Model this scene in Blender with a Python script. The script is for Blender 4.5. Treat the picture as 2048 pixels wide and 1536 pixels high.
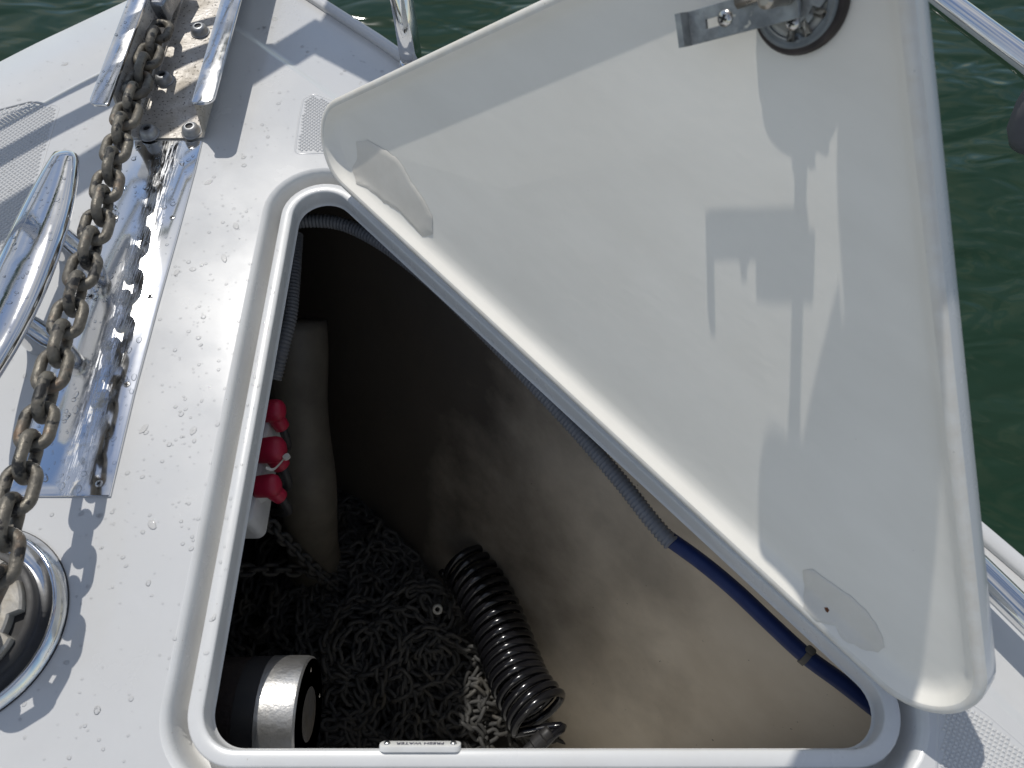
import bpy, bmesh, math, random
import numpy as np
from mathutils import Vector, Matrix, noise as mnoise

for o in list(bpy.data.objects):
    bpy.data.objects.remove(o)
scene = bpy.context.scene
COL = scene.collection
rng = random.Random(7)

# ------------------------------------------------------------------ camera
CAM_H, FPX, PITCH = 0.72, 1538.0, 61.1
cd = bpy.data.cameras.new('camera'); cam = bpy.data.objects.new('camera', cd); COL.objects.link(cam)
cd.sensor_width = 36; cd.lens = 36 * FPX / 2048
cd.clip_start = 0.01; cd.clip_end = 2000
cam.location = (0, 0, CAM_H); cam.rotation_euler = (math.radians(90 - PITCH), 0, 0)
cd.dof.use_dof = True; cd.dof.focus_distance = 0.93; cd.dof.aperture_fstop = 9.0
scene.camera = cam

# ------------------------------------------------------------------ sun and sky
SUN = Vector((-0.223, 0.503, 0.835)).normalized()
EL = math.asin(SUN.z); AZ = math.atan2(SUN.x, SUN.y)
w = bpy.data.worlds.new('World'); scene.world = w; w.use_nodes = True
nt = w.node_tree; nt.nodes.clear()
out = nt.nodes.new('ShaderNodeOutputWorld'); bg = nt.nodes.new('ShaderNodeBackground')
sky = nt.nodes.new('ShaderNodeTexSky'); sky.sky_type = 'NISHITA'; sky.sun_disc = False
sky.sun_elevation = EL; sky.sun_rotation = AZ; sky.air_density = 1.0; sky.dust_density = 0.15
tc = nt.nodes.new('ShaderNodeTexCoord'); mp = nt.nodes.new('ShaderNodeMapping'); mp.inputs['Scale'].default_value = (1, 1, 2.2)
cn = nt.nodes.new('ShaderNodeTexNoise'); cn.inputs['Scale'].default_value = 2.6; cn.inputs['Detail'].default_value = 7; cn.inputs['Roughness'].default_value = 0.58
cr = nt.nodes.new('ShaderNodeValToRGB'); cr.color_ramp.elements[0].position = 0.44; cr.color_ramp.elements[1].position = 0.66
cm = nt.nodes.new('ShaderNodeMixRGB'); cm.inputs[2].default_value = (6.3, 6.35, 6.4, 1)
L_ = nt.links.new
L_(tc.outputs['Generated'], mp.inputs[0]); L_(mp.outputs[0], cn.inputs['Vector']); L_(cn.outputs[0], cr.inputs[0])
L_(cr.outputs[0], cm.inputs[0]); L_(sky.outputs[0], cm.inputs[1]); L_(cm.outputs[0], bg.inputs[0])
bg.inputs[1].default_value = 0.125; L_(bg.outputs[0], out.inputs[0])
ld = bpy.data.lights.new('sun', 'SUN'); sun = bpy.data.objects.new('sun', ld); COL.objects.link(sun)
ld.energy = 3.3; ld.angle = math.radians(0.53); ld.color = (1.0, 0.965, 0.91)
sun.rotation_euler = SUN.to_track_quat('Z', 'Y').to_euler(); sun.location = (-2, 5, 8)
vs = scene.view_settings; vs.view_transform = 'Standard'; vs.look = 'None'; vs.gamma = 1; vs.use_curve_mapping = False
vs.exposure = -0.30

# ------------------------------------------------------------------ pixel -> place
_p = math.radians(PITCH)
FW = np.array([0, math.cos(_p), -math.sin(_p)]); UP = np.array([0, math.sin(_p), math.cos(_p)]); RT = np.array([1., 0, 0])
CP = np.array([0, 0, CAM_H])
def ray(px, py): return FW + RT * (px - 1024) / FPX - UP * (py - 768) / FPX
def at(px, py, z=0.0):
    d = ray(px, py); return CP + d * (z - CAM_H) / d[2]

# ------------------------------------------------------------------ materials
def _n(nt, t, **k):
    n = nt.nodes.new(t)
    for a, v in k.items(): setattr(n, a, v)
    return n
def pmat(name, c1, c2=None, scale=20, rough=(0.4, 0.4), metal=0.0, bump=0.0, bscale=None, coat=0.0, lo=0.35, hi=0.65,
         detail=6, stretch=(1, 1, 1), spots=None, spot_scale=90, spot_lo=0.68, ior=1.5, spec=None, c3=None, c3scale=6, c3lo=.5, c3hi=.75, bdist=0.002):
    m = bpy.data.materials.new(name); m.use_nodes = True; nt = m.node_tree; L = nt.links.new
    b = nt.nodes['Principled BSDF']
    b.inputs['Metallic'].default_value = metal; b.inputs['IOR'].default_value = ior
    if coat: b.inputs['Coat Weight'].default_value = coat; b.inputs['Coat Roughness'].default_value = 0.05
    tc = _n(nt, 'ShaderNodeTexCoord'); oi = _n(nt, 'ShaderNodeObjectInfo')
    ad = _n(nt, 'ShaderNodeVectorMath', operation='MULTIPLY_ADD')
    ad.inputs[1].default_value = stretch
    mu = _n(nt, 'ShaderNodeVectorMath', operation='SCALE'); mu.inputs[0].default_value = (7.3, 3.1, 5.7)
    L(oi.outputs['Random'], mu.inputs['Scale']); L(tc.outputs['Object'], ad.inputs[0]); L(mu.outputs[0], ad.inputs[2])
    n1 = _n(nt, 'ShaderNodeTexNoise'); n1.inputs['Scale'].default_value = scale; n1.inputs['Detail'].default_value = detail
    n1.inputs['Roughness'].default_value = 0.6
    L(ad.outputs[0], n1.inputs['Vector'])
    mr = _n(nt, 'ShaderNodeMapRange'); mr.inputs[1].default_value = lo; mr.inputs[2].default_value = hi
    L(n1.outputs[0], mr.inputs[0])
    col = None
    if c2 is None: b.inputs['Base Color'].default_value = (*c1, 1)
    else:
        mx = _n(nt, 'ShaderNodeMixRGB'); mx.inputs[1].default_value = (*c1, 1); mx.inputs[2].default_value = (*c2, 1)
        L(mr.outputs[0], mx.inputs[0]); col = mx.outputs[0]
    if c3 is not None:
        n3 = _n(nt, 'ShaderNodeTexNoise'); n3.inputs['Scale'].default_value = c3scale; n3.inputs['Detail'].default_value = 8; n3.inputs['Roughness'].default_value = .65
        L(ad.outputs[0], n3.inputs['Vector'])
        m3 = _n(nt, 'ShaderNodeMapRange'); m3.inputs[1].default_value = c3lo; m3.inputs[2].default_value = c3hi; L(n3.outputs[0], m3.inputs[0])
        mx3 = _n(nt, 'ShaderNodeMixRGB'); mx3.inputs[2].default_value = (*c3, 1); L(m3.outputs[0], mx3.inputs[0])
        if col: L(col, mx3.inputs[1])
        else: mx3.inputs[1].default_value = (*c1, 1)
        col = mx3.outputs[0]
    if spots is not None:
        n4 = _n(nt, 'ShaderNodeTexNoise'); n4.inputs['Scale'].default_value = spot_scale; n4.inputs['Detail'].default_value = 3
        L(ad.outputs[0], n4.inputs['Vector'])
        m4 = _n(nt, 'ShaderNodeMapRange'); m4.inputs[1].default_value = spot_lo; m4.inputs[2].default_value = spot_lo + .05; L(n4.outputs[0], m4.inputs[0])
        mx4 = _n(nt, 'ShaderNodeMixRGB'); mx4.inputs[2].default_value = (*spots, 1); L(m4.outputs[0], mx4.inputs[0])
        if col: L(col, mx4.inputs[1])
        else: mx4.inputs[1].default_value = (*c1, 1)
        col = mx4.outputs[0]
    if col: L(col, b.inputs['Base Color'])
    rr = _n(nt, 'ShaderNodeMapRange'); rr.inputs[1].default_value = lo; rr.inputs[2].default_value = hi
    rr.inputs[3].default_value = rough[0]; rr.inputs[4].default_value = rough[1]
    L(n1.outputs[0], rr.inputs[0]); L(rr.outputs[0], b.inputs['Roughness'])
    if bump:
        nb = _n(nt, 'ShaderNodeTexNoise'); nb.inputs['Scale'].default_value = bscale or scale * 2; nb.inputs['Detail'].default_value = 5
        L(ad.outputs[0], nb.inputs['Vector'])
        bp = _n(nt, 'ShaderNodeBump'); bp.inputs['Strength'].default_value = bump; bp.inputs['Distance'].default_value = bdist
        L(nb.outputs[0], bp.inputs['Height']); L(bp.outputs[0], b.inputs['Normal'])
    return m

M = {}
M['gel'] = pmat('gelcoat', (.625, .622, .61), (.585, .582, .57), 9, (.16, .28), bump=.04, bscale=14, coat=.35, spots=(.55, .53, .48), spot_scale=260, spot_lo=.76)
M['rim'] = pmat('coaming_gelcoat', (.70, .70, .685), (.65, .645, .625), 16, (.22, .4), bump=.08, bscale=30, coat=.25, spots=(.30, .24, .17), spot_scale=330, spot_lo=.75)
M['lid'] = pmat('lid_flowcoat', (.89, .855, .77), (.84, .805, .72), 7, (.38, .52), bump=.13, bscale=60, stretch=(1, 1, 2.6), spots=(.4, .37, .31), spot_scale=300, spot_lo=.77, bdist=.0015)
M['lidedge'] = pmat('worn_lid_edge', (.76, .74, .68), (.71, .67, .59), 60, (.4, .6), bump=.04, bscale=120, spots=(.10, .07, .05), spot_scale=210, spot_lo=.74)
M['putty'] = pmat('filler', (.755, .715, .635), (.70, .66, .58), 24, (.5, .65), bump=.1)
M['rust'] = pmat('rust', (.20, .06, .015), (.08, .03, .012), 300, (.8, .9))
M['chrome'] = pmat('polished_steel', (.78, .78, .78), (.70, .70, .70), 18, (.03, .10), metal=1, bump=.05, bscale=30)
def plate_material():
    m = bpy.data.materials.new('scratched_plate'); m.use_nodes = True; nt = m.node_tree; L = nt.links.new
    b = nt.nodes['Principled BSDF']; tc = _n(nt, 'ShaderNodeTexCoord'); sx = _n(nt, 'ShaderNodeSeparateXYZ'); L(tc.outputs['Object'], sx.inputs[0])
    def math_(op, a, c, d=None):
        n = _n(nt, 'ShaderNodeMath', operation=op)
        for i, v in enumerate((a, c, d)):
            if v is None: continue
            if isinstance(v, (int, float)): n.inputs[i].default_value = v
            else: L(v, n.inputs[i])
        return n.outputs[0]
    def noise_(scale, detail, st=(1, 1, 1)):
        mp = _n(nt, 'ShaderNodeMapping'); mp.inputs['Scale'].default_value = st; L(tc.outputs['Object'], mp.inputs[0])
        n = _n(nt, 'ShaderNodeTexNoise'); n.inputs['Scale'].default_value = scale; n.inputs['Detail'].default_value = detail; n.inputs['Roughness'].default_value = .65; L(mp.outputs[0], n.inputs[0]); return n.outputs[0]
    # worn streak where the chain rubs: across the plate at object x about 0.012
    wob = math_('MULTIPLY_ADD', noise_(14, 3), .030, -.002)
    d = math_('ABSOLUTE', math_('SUBTRACT', sx.outputs[0], wob), 0)
    band = _n(nt, 'ShaderNodeMapRange'); band.inputs[1].default_value = .020; band.inputs[2].default_value = .004; L(d, band.inputs[0])
    scr = _n(nt, 'ShaderNodeMapRange'); scr.inputs[1].default_value = .47; scr.inputs[2].default_value = .60; L(noise_(330, 7, (1.6, .10, 1)), scr.inputs[0])
    gri = _n(nt, 'ShaderNodeMapRange'); gri.inputs[1].default_value = .50; gri.inputs[2].default_value = .70; L(noise_(55, 8), gri.inputs[0])
    wear = math_('MULTIPLY', band.outputs[0], math_('ADD', scr.outputs[0], .05))
    crust = math_('MULTIPLY', band.outputs[0], gri.outputs[0])
    r1 = math_('MULTIPLY_ADD', wear, .36, .068)
    r2 = math_('MULTIPLY_ADD', noise_(22, 5), .05, r1); r3 = math_('MULTIPLY_ADD', crust, .35, r2); L(r3, b.inputs['Roughness'])
    mx = _n(nt, 'ShaderNodeMixRGB'); mx.inputs[1].default_value = (.80, .81, .83, 1); mx.inputs[2].default_value = (.62, .57, .47, 1); L(crust, mx.inputs[0]); L(mx.outputs[0], b.inputs['Base Color'])
    L(math_('MULTIPLY_ADD', crust, -.7, 1.0), b.inputs['Metallic'])
    bp = _n(nt, 'ShaderNodeBump'); bp.inputs['Strength'].default_value = .08; bp.inputs['Distance'].default_value = .001
    L(math_('ADD', math_('MULTIPLY', wear, noise_(300, 4, (2, .2, 1))), noise_(11, 2)), bp.inputs['Height']); L(bp.outputs[0], b.inputs['Normal'])
    return m
M['plate'] = plate_material()
M['flange'] = pmat('flange_steel', (.80, .80, .80), (.68, .68, .68), 30, (.06, .2), metal=1, bump=.05, bscale=50)
M['channel'] = pmat('soiled_steel', (.60, .57, .53), (.42, .38, .32), 28, (.35, .65), metal=.35, bump=.35, bscale=220, spots=(.13, .115, .095), spot_scale=270, spot_lo=.61, c3=(.60, .57, .53), c3scale=11)
M['bolt'] = pmat('dull_bolt', (.36, .37, .38), (.27, .27, .27), 90, (.3, .5), metal=.45)
M['screw'] = pmat('screw_steel', (.62, .60, .57), (.5, .48, .45), 90, (.2, .35), metal=1)
M['black'] = pmat('black_recess', (.012, .012, .013), rough=(.6, .6))
M['chain'] = pmat('muddy_galvanised', (.185, .165, .130), (.110, .100, .084), 70, (.38, .62), metal=.35, bump=.5, bscale=260, spots=(.028, .027, .026), spot_scale=75, spot_lo=.57, c3=(.22, .12, .06), c3scale=24, c3lo=.55, c3hi=.8)
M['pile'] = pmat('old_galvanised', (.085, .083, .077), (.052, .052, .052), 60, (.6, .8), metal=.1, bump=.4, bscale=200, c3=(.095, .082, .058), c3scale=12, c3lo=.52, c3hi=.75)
M['swivel'] = pmat('grey_steel', (.34, .35, .37), (.24, .25, .26), 60, (.2, .4), metal=.9)
M['wl'] = pmat('windlass_chrome', (.74, .75, .77), (.62, .63, .65), 20, (.04, .14), metal=1, bump=.05, bscale=40)
M['gypsy'] = pmat('gypsy_metal', (.52, .50, .46), (.30, .27, .22), 40, (.3, .55), metal=.4, bump=.3)
M['rubber'] = pmat('black_rubber', (.022, .022, .024), (.03, .028, .027), 60, (.45, .6))
M['gasket'] = pmat('brown_gasket', (.045, .033, .030), (.03, .024, .022), 80, (.6, .75), bump=.2)
M['greyplastic'] = pmat('grey_plastic', (.17, .19, .20), (.13, .145, .15), 90, (.35, .5))
M['zinc'] = pmat('corroded_zinc', (.34, .36, .365), (.20, .215, .22), 60, (.35, .6), metal=.55, bump=.3, bscale=200, spots=(.62, .60, .53), spot_scale=120, spot_lo=.64)
M['offwhite'] = pmat('offwhite_plastic', (.62, .60, .54), (.5, .48, .42), 50, (.4, .55))
M['brass'] = pmat('tarnished_shaft', (.50, .46, .40), (.33, .30, .26), 60, (.2, .4), metal=.9)
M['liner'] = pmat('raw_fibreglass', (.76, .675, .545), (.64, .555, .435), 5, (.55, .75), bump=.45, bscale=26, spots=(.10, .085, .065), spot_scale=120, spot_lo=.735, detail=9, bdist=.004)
def paint_shade_fade(m):
    # locker shade painted into the liner colour: mottled dark brown forward, fading out aft
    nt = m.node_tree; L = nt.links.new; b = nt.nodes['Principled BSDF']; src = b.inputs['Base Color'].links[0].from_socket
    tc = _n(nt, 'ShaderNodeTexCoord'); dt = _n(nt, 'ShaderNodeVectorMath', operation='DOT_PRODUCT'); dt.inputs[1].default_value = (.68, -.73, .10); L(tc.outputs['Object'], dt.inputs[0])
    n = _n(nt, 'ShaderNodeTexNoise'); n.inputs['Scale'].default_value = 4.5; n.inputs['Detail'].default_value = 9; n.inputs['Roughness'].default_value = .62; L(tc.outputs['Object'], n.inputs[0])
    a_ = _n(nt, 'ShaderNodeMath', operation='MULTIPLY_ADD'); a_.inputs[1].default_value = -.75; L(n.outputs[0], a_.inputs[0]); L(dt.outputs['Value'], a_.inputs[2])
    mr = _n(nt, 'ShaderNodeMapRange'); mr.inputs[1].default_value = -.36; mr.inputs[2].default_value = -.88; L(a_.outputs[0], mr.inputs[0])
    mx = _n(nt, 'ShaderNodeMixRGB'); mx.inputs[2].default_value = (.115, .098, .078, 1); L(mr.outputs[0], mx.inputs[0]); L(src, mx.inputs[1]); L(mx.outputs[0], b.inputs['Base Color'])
paint_shade_fade(M['liner'])
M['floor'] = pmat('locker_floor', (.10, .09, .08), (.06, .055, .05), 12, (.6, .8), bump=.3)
M['motor'] = pmat('motor_paint', (.030, .022, .020), (.018, .013, .012), 70, (.35, .55), bump=.25, bscale=200)
M['motorband'] = pmat('motor_band', (.60, .59, .57), (.46, .45, .43), 60, (.34, .5), metal=.9, bump=.2, bscale=240)
M['motordark'] = pmat('motor_cap', (.15, .147, .143), (.115, .100, .082), 34, (.4, .6), metal=.5, bump=.2)
M['red'] = pmat('red_rubber', (.42, .012, .045), (.36, .010, .035), 40, (.4, .5))
M['white'] = pmat('white_plastic', (.74, .73, .70), (.68, .67, .63), 40, (.35, .45))
M['conduit'] = pmat('grey_conduit', (.235, .24, .25), (.20, .205, .215), 30, (.45, .6))
M['blue'] = pmat('blue_hose', (.006, .028, .135), (.005, .022, .11), 40, (.4, .55))
M['coil'] = pmat('coil_hose', (.008, .008, .010), (.011, .011, .013), 40, (.14, .2), coat=.3)
M['pipe'] = pmat('duct_pvc', (.155, .138, .108), (.11, .098, .077), 14, (.5, .65), bump=.15)
M['text'] = pmat('blue_print', (.01, .012, .05), rough=(.5, .5))
M['hull'] = pmat('hull_gelcoat', (.72, .72, .71), (.66, .66, .65), 4, (.2, .3), coat=.3)
M['rub'] = pmat('rub_rail', (.16, .10, .075), (.10, .065, .05), 30, (.5, .6))
M['fender'] = pmat('grey_fender', (.19, .18, .19), (.15, .14, .15), 14, (.5, .6))
M['skin'] = pmat('skin', (.55, .33, .24), (.48, .27, .19), 30, (.45, .55), bump=.1, bscale=200)
M['leaf'] = pmat('dry_leaf', (.16, .06, .015), (.04, .02, .01), 200, (.8, .8))

def drop_material():
    m = bpy.data.materials.new('water_drop'); m.use_nodes = True; nt = m.node_tree; nt.nodes.clear(); L = nt.links.new
    o = _n(nt, 'ShaderNodeOutputMaterial'); mx = _n(nt, 'ShaderNodeMixShader'); tr = _n(nt, 'ShaderNodeBsdfTransparent'); g = _n(nt, 'ShaderNodeBsdfGlossy')
    fr = _n(nt, 'ShaderNodeFresnel'); fr.inputs[0].default_value = 1.33
    lw = _n(nt, 'ShaderNodeLayerWeight'); lw.inputs[0].default_value = .35
    cr = _n(nt, 'ShaderNodeMixRGB'); cr.inputs[1].default_value = (.985, .987, .99, 1); cr.inputs[2].default_value = (.84, .85, .865, 1)
    L(lw.outputs['Facing'], cr.inputs[0]); L(cr.outputs[0], tr.inputs[0])
    g.inputs['Roughness'].default_value = .04
    L(fr.outputs[0], mx.inputs[0]); L(tr.outputs[0], mx.inputs[1]); L(g.outputs[0], mx.inputs[2]); L(mx.outputs[0], o.inputs[0])
    return m
M['drop'] = drop_material()

def water_material():
    m = bpy.data.materials.new('harbour_water'); m.use_nodes = True; nt = m.node_tree; L = nt.links.new
    b = nt.nodes['Principled BSDF']; b.inputs['IOR'].default_value = 1.33; b.inputs['Roughness'].default_value = .06
    tc = _n(nt, 'ShaderNodeTexCoord'); mp = _n(nt, 'ShaderNodeMapping'); mp.inputs['Rotation'].default_value = (0, 0, .75); mp.inputs['Scale'].default_value = (1, 2.1, 1)
    L(tc.outputs['Object'], mp.inputs[0])
    n1 = _n(nt, 'ShaderNodeTexNoise'); n1.inputs['Scale'].default_value = 1.5; n1.inputs['Detail'].default_value = 2; n1.inputs['Distortion'].default_value = .8
    n2 = _n(nt, 'ShaderNodeTexNoise'); n2.inputs['Scale'].default_value = 4.5; n2.inputs['Detail'].default_value = 1; n2.inputs['Distortion'].default_value = 1.2
    L(mp.outputs[0], n1.inputs[0]); L(mp.outputs[0], n2.inputs[0])
    mx = _n(nt, 'ShaderNodeMixRGB'); mx.inputs[1].default_value = (.010, .030, .013, 1); mx.inputs[2].default_value = (.022, .043, .024, 1)
    n3 = _n(nt, 'ShaderNodeTexNoise'); n3.inputs['Scale'].default_value = .9; L(mp.outputs[0], n3.inputs[0]); L(n3.outputs[0], mx.inputs[0])
    L(mx.outputs[0], b.inputs['Base Color'])
    a = _n(nt, 'ShaderNodeMath', operation='MULTIPLY_ADD'); a.inputs[1].default_value = .22; L(n2.outputs[0], a.inputs[0]); L(n1.outputs[0], a.inputs[2])
    bp = _n(nt, 'ShaderNodeBump'); bp.inputs['Strength'].default_value = 1; bp.inputs['Distance'].default_value = .055
    L(a.outputs[0], bp.inputs['Height']); L(bp.outputs[0], b.inputs['Normal'])
    return m
M['water'] = water_material()

# ------------------------------------------------------------------ mesh helpers
def rootloc(p):
    v = Vector((0, 0, 0))
    while p is not None: v += p.location; p = p.parent
    return v
def build(name, vf, m, parent=None, smooth=True, base=None, auto=None):
    v, f = vf
    off = rootloc(parent) if parent is not None else Vector(base if base is not None else (0, 0, 0))
    me = bpy.data.meshes.new(name)
    me.from_pydata([(float(a[0]) - off.x, float(a[1]) - off.y, float(a[2]) - off.z) for a in v], [], [tuple(int(i) for i in q) for q in f])
    bm = bmesh.new(); bm.from_mesh(me); bmesh.ops.recalc_face_normals(bm, faces=bm.faces); bm.to_mesh(me); bm.free()
    if smooth:
        me.polygons.foreach_set('use_smooth', [True] * len(me.polygons))
        if auto is not None:
            me.set_sharp_from_angle(angle=math.radians(auto))
    me.materials.append(M[m] if isinstance(m, str) else m)
    o = bpy.data.objects.new(name, me); COL.objects.link(o)
    if parent is not None: o.parent = parent
    else: o.location = off
    return o
def tag(o, label=None, cat=None, group=None, kind=None):
    if label: o['label'] = label
    if cat: o['category'] = cat
    if group: o['group'] = group
    if kind: o['kind'] = kind
    return o
def thing(name, label, cat, loc, group=None):
    o = bpy.data.objects.new(name, None); COL.objects.link(o); o.location = tuple(float(x) for x in loc); o.empty_display_size = .05
    return tag(o, label, cat, group)
def join(*parts):
    V, F = [], []
    for v, f in parts:
        k = len(V); V += [tuple(a) for a in v]; F += [tuple(i + k for i in q) for q in f]
    return V, F
def loft(rings, cap0=False, cap1=False, closed=True):
    V, F = [], []; n = len(rings[0])
    for r in rings: V += [tuple(p) for p in r]
    for i in range(len(rings) - 1):
        for j in range(n if closed else n - 1):
            a = i * n + j; b = i * n + (j + 1) % n
            F.append((a, b, b + n, a + n))
    if cap0: F.append(tuple(range(n))[::-1])
    if cap1: F.append(tuple(range((len(rings) - 1) * n, len(rings) * n)))
    return V, F
def smooth_path(pts, n):
    pts = [np.array(p, float) for p in pts]
    P = [2 * pts[0] - pts[1]] + pts + [2 * pts[-1] - pts[-2]]
    out = []
    segs = len(pts) - 1
    for i in range(segs):
        p0, p1, p2, p3 = P[i:i + 4]
        k = max(2, int(n / segs))
        for j in range(k):
            t = j / k
            out.append(.5 * (2 * p1 + (p2 - p0) * t + (2 * p0 - 5 * p1 + 4 * p2 - p3) * t * t + (3 * p1 - p0 - 3 * p2 + p3) * t ** 3))
    out.append(pts[-1])
    return out
def frames(pts):
    pts = [np.array(p, float) for p in pts]; T = []
    for i in range(len(pts)):
        d = pts[min(i + 1, len(pts) - 1)] - pts[max(i - 1, 0)]; T.append(d / (np.linalg.norm(d) + 1e-12))
    u = np.cross(T[0], [0, 0, 1.]);
    if np.linalg.norm(u) < .1: u = np.cross(T[0], [0, 1., 0])
    u /= np.linalg.norm(u); U = []
    for t in T:
        u = u - t * (u @ t); u /= np.linalg.norm(u); U.append((t, u, np.cross(t, u)))
    return pts, U
def tube(pts, r, n=12, cap=True):
    pts, U = frames(pts); R = r if hasattr(r, '__len__') else [r] * len(pts); rings = []
    for p, (t, u, v), q in zip(pts, U, R):
        rings.append([p + q * (math.cos(a) * u + math.sin(a) * v) for a in np.linspace(0, 2 * math.pi, n, endpoint=False)])
    return loft(rings, cap, cap)
def lathe(prof, n, c, ax=(0, 0, 1), ref=None, cap0=True, cap1=True):
    ax = np.array(ax, float); ax /= np.linalg.norm(ax)
    u = np.array(ref, float) if ref is not None else (np.cross(ax, [0, 1., 0]) if abs(ax[1]) < .9 else np.cross(ax, [1., 0, 0]))
    u = u - ax * (u @ ax); u /= np.linalg.norm(u); v = np.cross(ax, u); c = np.array(c, float)
    rings = [[c + ax * z + r * (math.cos(a) * u + math.sin(a) * v) for a in np.linspace(0, 2 * math.pi, n, endpoint=False)] for r, z in prof]
    return loft(rings, cap0, cap1)
def prism(poly, z0, z1, fn, bev=0.0):
    """closed 2D polygon -> solid between heights z0,z1 of frame fn(x,y,z); bevelled top edge"""
    P = np.array(poly, float); c = P.mean(0)
    if bev:
        Q = offset_poly(P, bev)
        rings = [[fn(x, y, z0) for x, y in P], [fn(x, y, z1 - bev) for x, y in P], [fn(x, y, z1 - bev * .3) for x, y in (P * .7 + Q * .3)], [fn(x, y, z1) for x, y in Q]]
    else: rings = [[fn(x, y, z0) for x, y in P], [fn(x, y, z1) for x, y in P]]
    return loft(rings, True, True)
def offset_poly(P, d):
    P = np.array(P, float); n = len(P); A = 0.5 * sum(P[i][0] * P[(i + 1) % n][1] - P[(i + 1) % n][0] * P[i][1] for i in range(n)); s = 1 if A > 0 else -1
    out = []
    for i in range(n):
        a = P[i] - P[i - 1]; b = P[(i + 1) % n] - P[i]
        na = np.array([-a[1], a[0]]) / (np.linalg.norm(a) + 1e-12) * s; nb = np.array([-b[1], b[0]]) / (np.linalg.norm(b) + 1e-12) * s
        m = na + nb; m /= (np.linalg.norm(m) + 1e-12); k = max(.5, m @ na); out.append(P[i] + m * d / k)
    return np.array(out)
def round_poly(corners, radii, inset=0.0, K=10, rmin=.003):
    """corners CCW; rounded and inset outline with a fixed number of points"""
    Cn = [np.array(c, float) for c in corners]; n = len(Cn)
    L = []
    for i in range(n):
        a, b = Cn[i], Cn[(i + 1) % n]; d = (b - a) / np.linalg.norm(b - a); nn = np.array([-d[1], d[0]]); L.append((a + nn * inset, d, nn))
    out = []
    for i in range(n):
        a0, d0, n0_ = L[i - 1]; a1, d1, n1_ = L[i]; r = max(radii[i] - inset, rmin)
        p0 = a0 + n0_ * r; p1 = a1 + n1_ * r
        t = np.linalg.solve(np.array([d0, -d1]).T, p1 - p0)[0]; c = p0 + d0 * t
        t0 = math.atan2(-n0_[1], -n0_[0]); t1 = math.atan2(-n1_[1], -n1_[0])
        while t1 < t0: t1 += 2 * math.pi
        for q in np.linspace(t0, t1, K): out.append(c + r * np.array([math.cos(q), math.sin(q)]))
    return out
def rrect(w, h, r, K=5):
    return round_poly([(-w / 2, -h / 2), (w / 2, -h / 2), (w / 2, h / 2), (-w / 2, h / 2)], [r] * 4, K=K)
def fn_of(c, x, y, z):
    c, x, y, z = (np.array(q, float) for q in (c, x, y, z))
    return lambda a, b, d: c + a * x + b * y + d * z
Z0 = fn_of((0, 0, 0), (1, 0, 0), (0, 1, 0), (0, 0, 1))
def densify(pts, step, closed=True):
    out = []; n = len(pts)
    for i in range(n if closed else n - 1):
        a = np.array(pts[i], float); b = np.array(pts[(i + 1) % n], float); k = max(1, int(np.linalg.norm(b - a) / step))
        for j in range(k): out.append(a + (b - a) * j / k)
    if not closed: out.append(np.array(pts[-1], float))
    return out
def inside(p, poly):
    x, y = p; c = False; n = len(poly)
    for i in range(n):
        x1, y1 = poly[i][:2]; x2, y2 = poly[(i + 1) % n][:2]
        if (y1 > y) != (y2 > y) and x < (x2 - x1) * (y - y1) / (y2 - y1) + x1: c = not c
    return c

# ------------------------------------------------------------------ water
bmv = [(-60, -60, -1.05), (60, -60, -1.05), (60, 60, -1.05), (-60, 60, -1.05)]
tag(build('water', (bmv, [(0, 1, 2, 3)]), 'water', smooth=False), kind='structure')

# ------------------------------------------------------------------ deck outline (bow points to +y, centre line x = -0.43)
XC = -0.43
half = [(0.0, 1.128), (.047, 1.121), (.09, 1.102), (.127, 1.073), (.160, 1.043), (.210, .998), (.264, .948), (.36, .848), (.50, .692), (.64, .532), (.76, .394), (.88, .255), (1.0, .108), (1.12, -.06), (1.24, -.26), (1.34, -.50), (1.42, -.8), (1.47, -1.2), (1.5, -1.7)]
hs = smooth_path([(a, b, 0) for a, b in half], 90)
star = [np.array([XC + p[0], p[1]]) for p in hs]
port = [np.array([XC - p[0], p[1]]) for p in hs[1:]]
outline = port[::-1] + star            # port stern -> bow -> starboard stern  (clockwise)
outline = outline[::-1]                # CCW
def outl(inset, z): return [(p[0], p[1], z) for p in offset_poly(outline, inset)]

# hatch opening (inner edge of the coaming)
def isect(p, d, q, e_):
    t = np.linalg.solve(np.array([d, -np.array(e_)]).T, np.array(q) - np.array(p))[0]; return np.array(p) + np.array(d) * t
dp = at(910, 619, -.030)[:2]; dd = at(1692, 1343, -.030)[:2] - dp
hA = isect(dp, dd, (-.270, 0), (0, 1)); hB = isect(dp, dd, (0, .0445), (1, 0)); hC = np.array([-.270, .0445])
HC = [hC, hB, hA]; HR = [.034, .034, .036]
def hring(inset, z, K=14): return [(p[0], p[1], z) for p in round_poly(HC, HR, inset, K)]

prof = [(.002, -.0305), (.0002, -.028), (0, -.025), (-.0001, -.0098), (-.0006, -.0079), (-.0020, -.0070), (-.0124, -.0070), (-.0139, -.0078), (-.0146, -.0098),
        (-.0150, -.0400), (-.0170, -.0445), (-.0228, -.0450), (-.0256, -.0420), (-.0274, -.0100), (-.0288, -.0040), (-.0314, -.0008), (-.0350, 0)]
deck_hole = hring(-.0350, 0)

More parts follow.
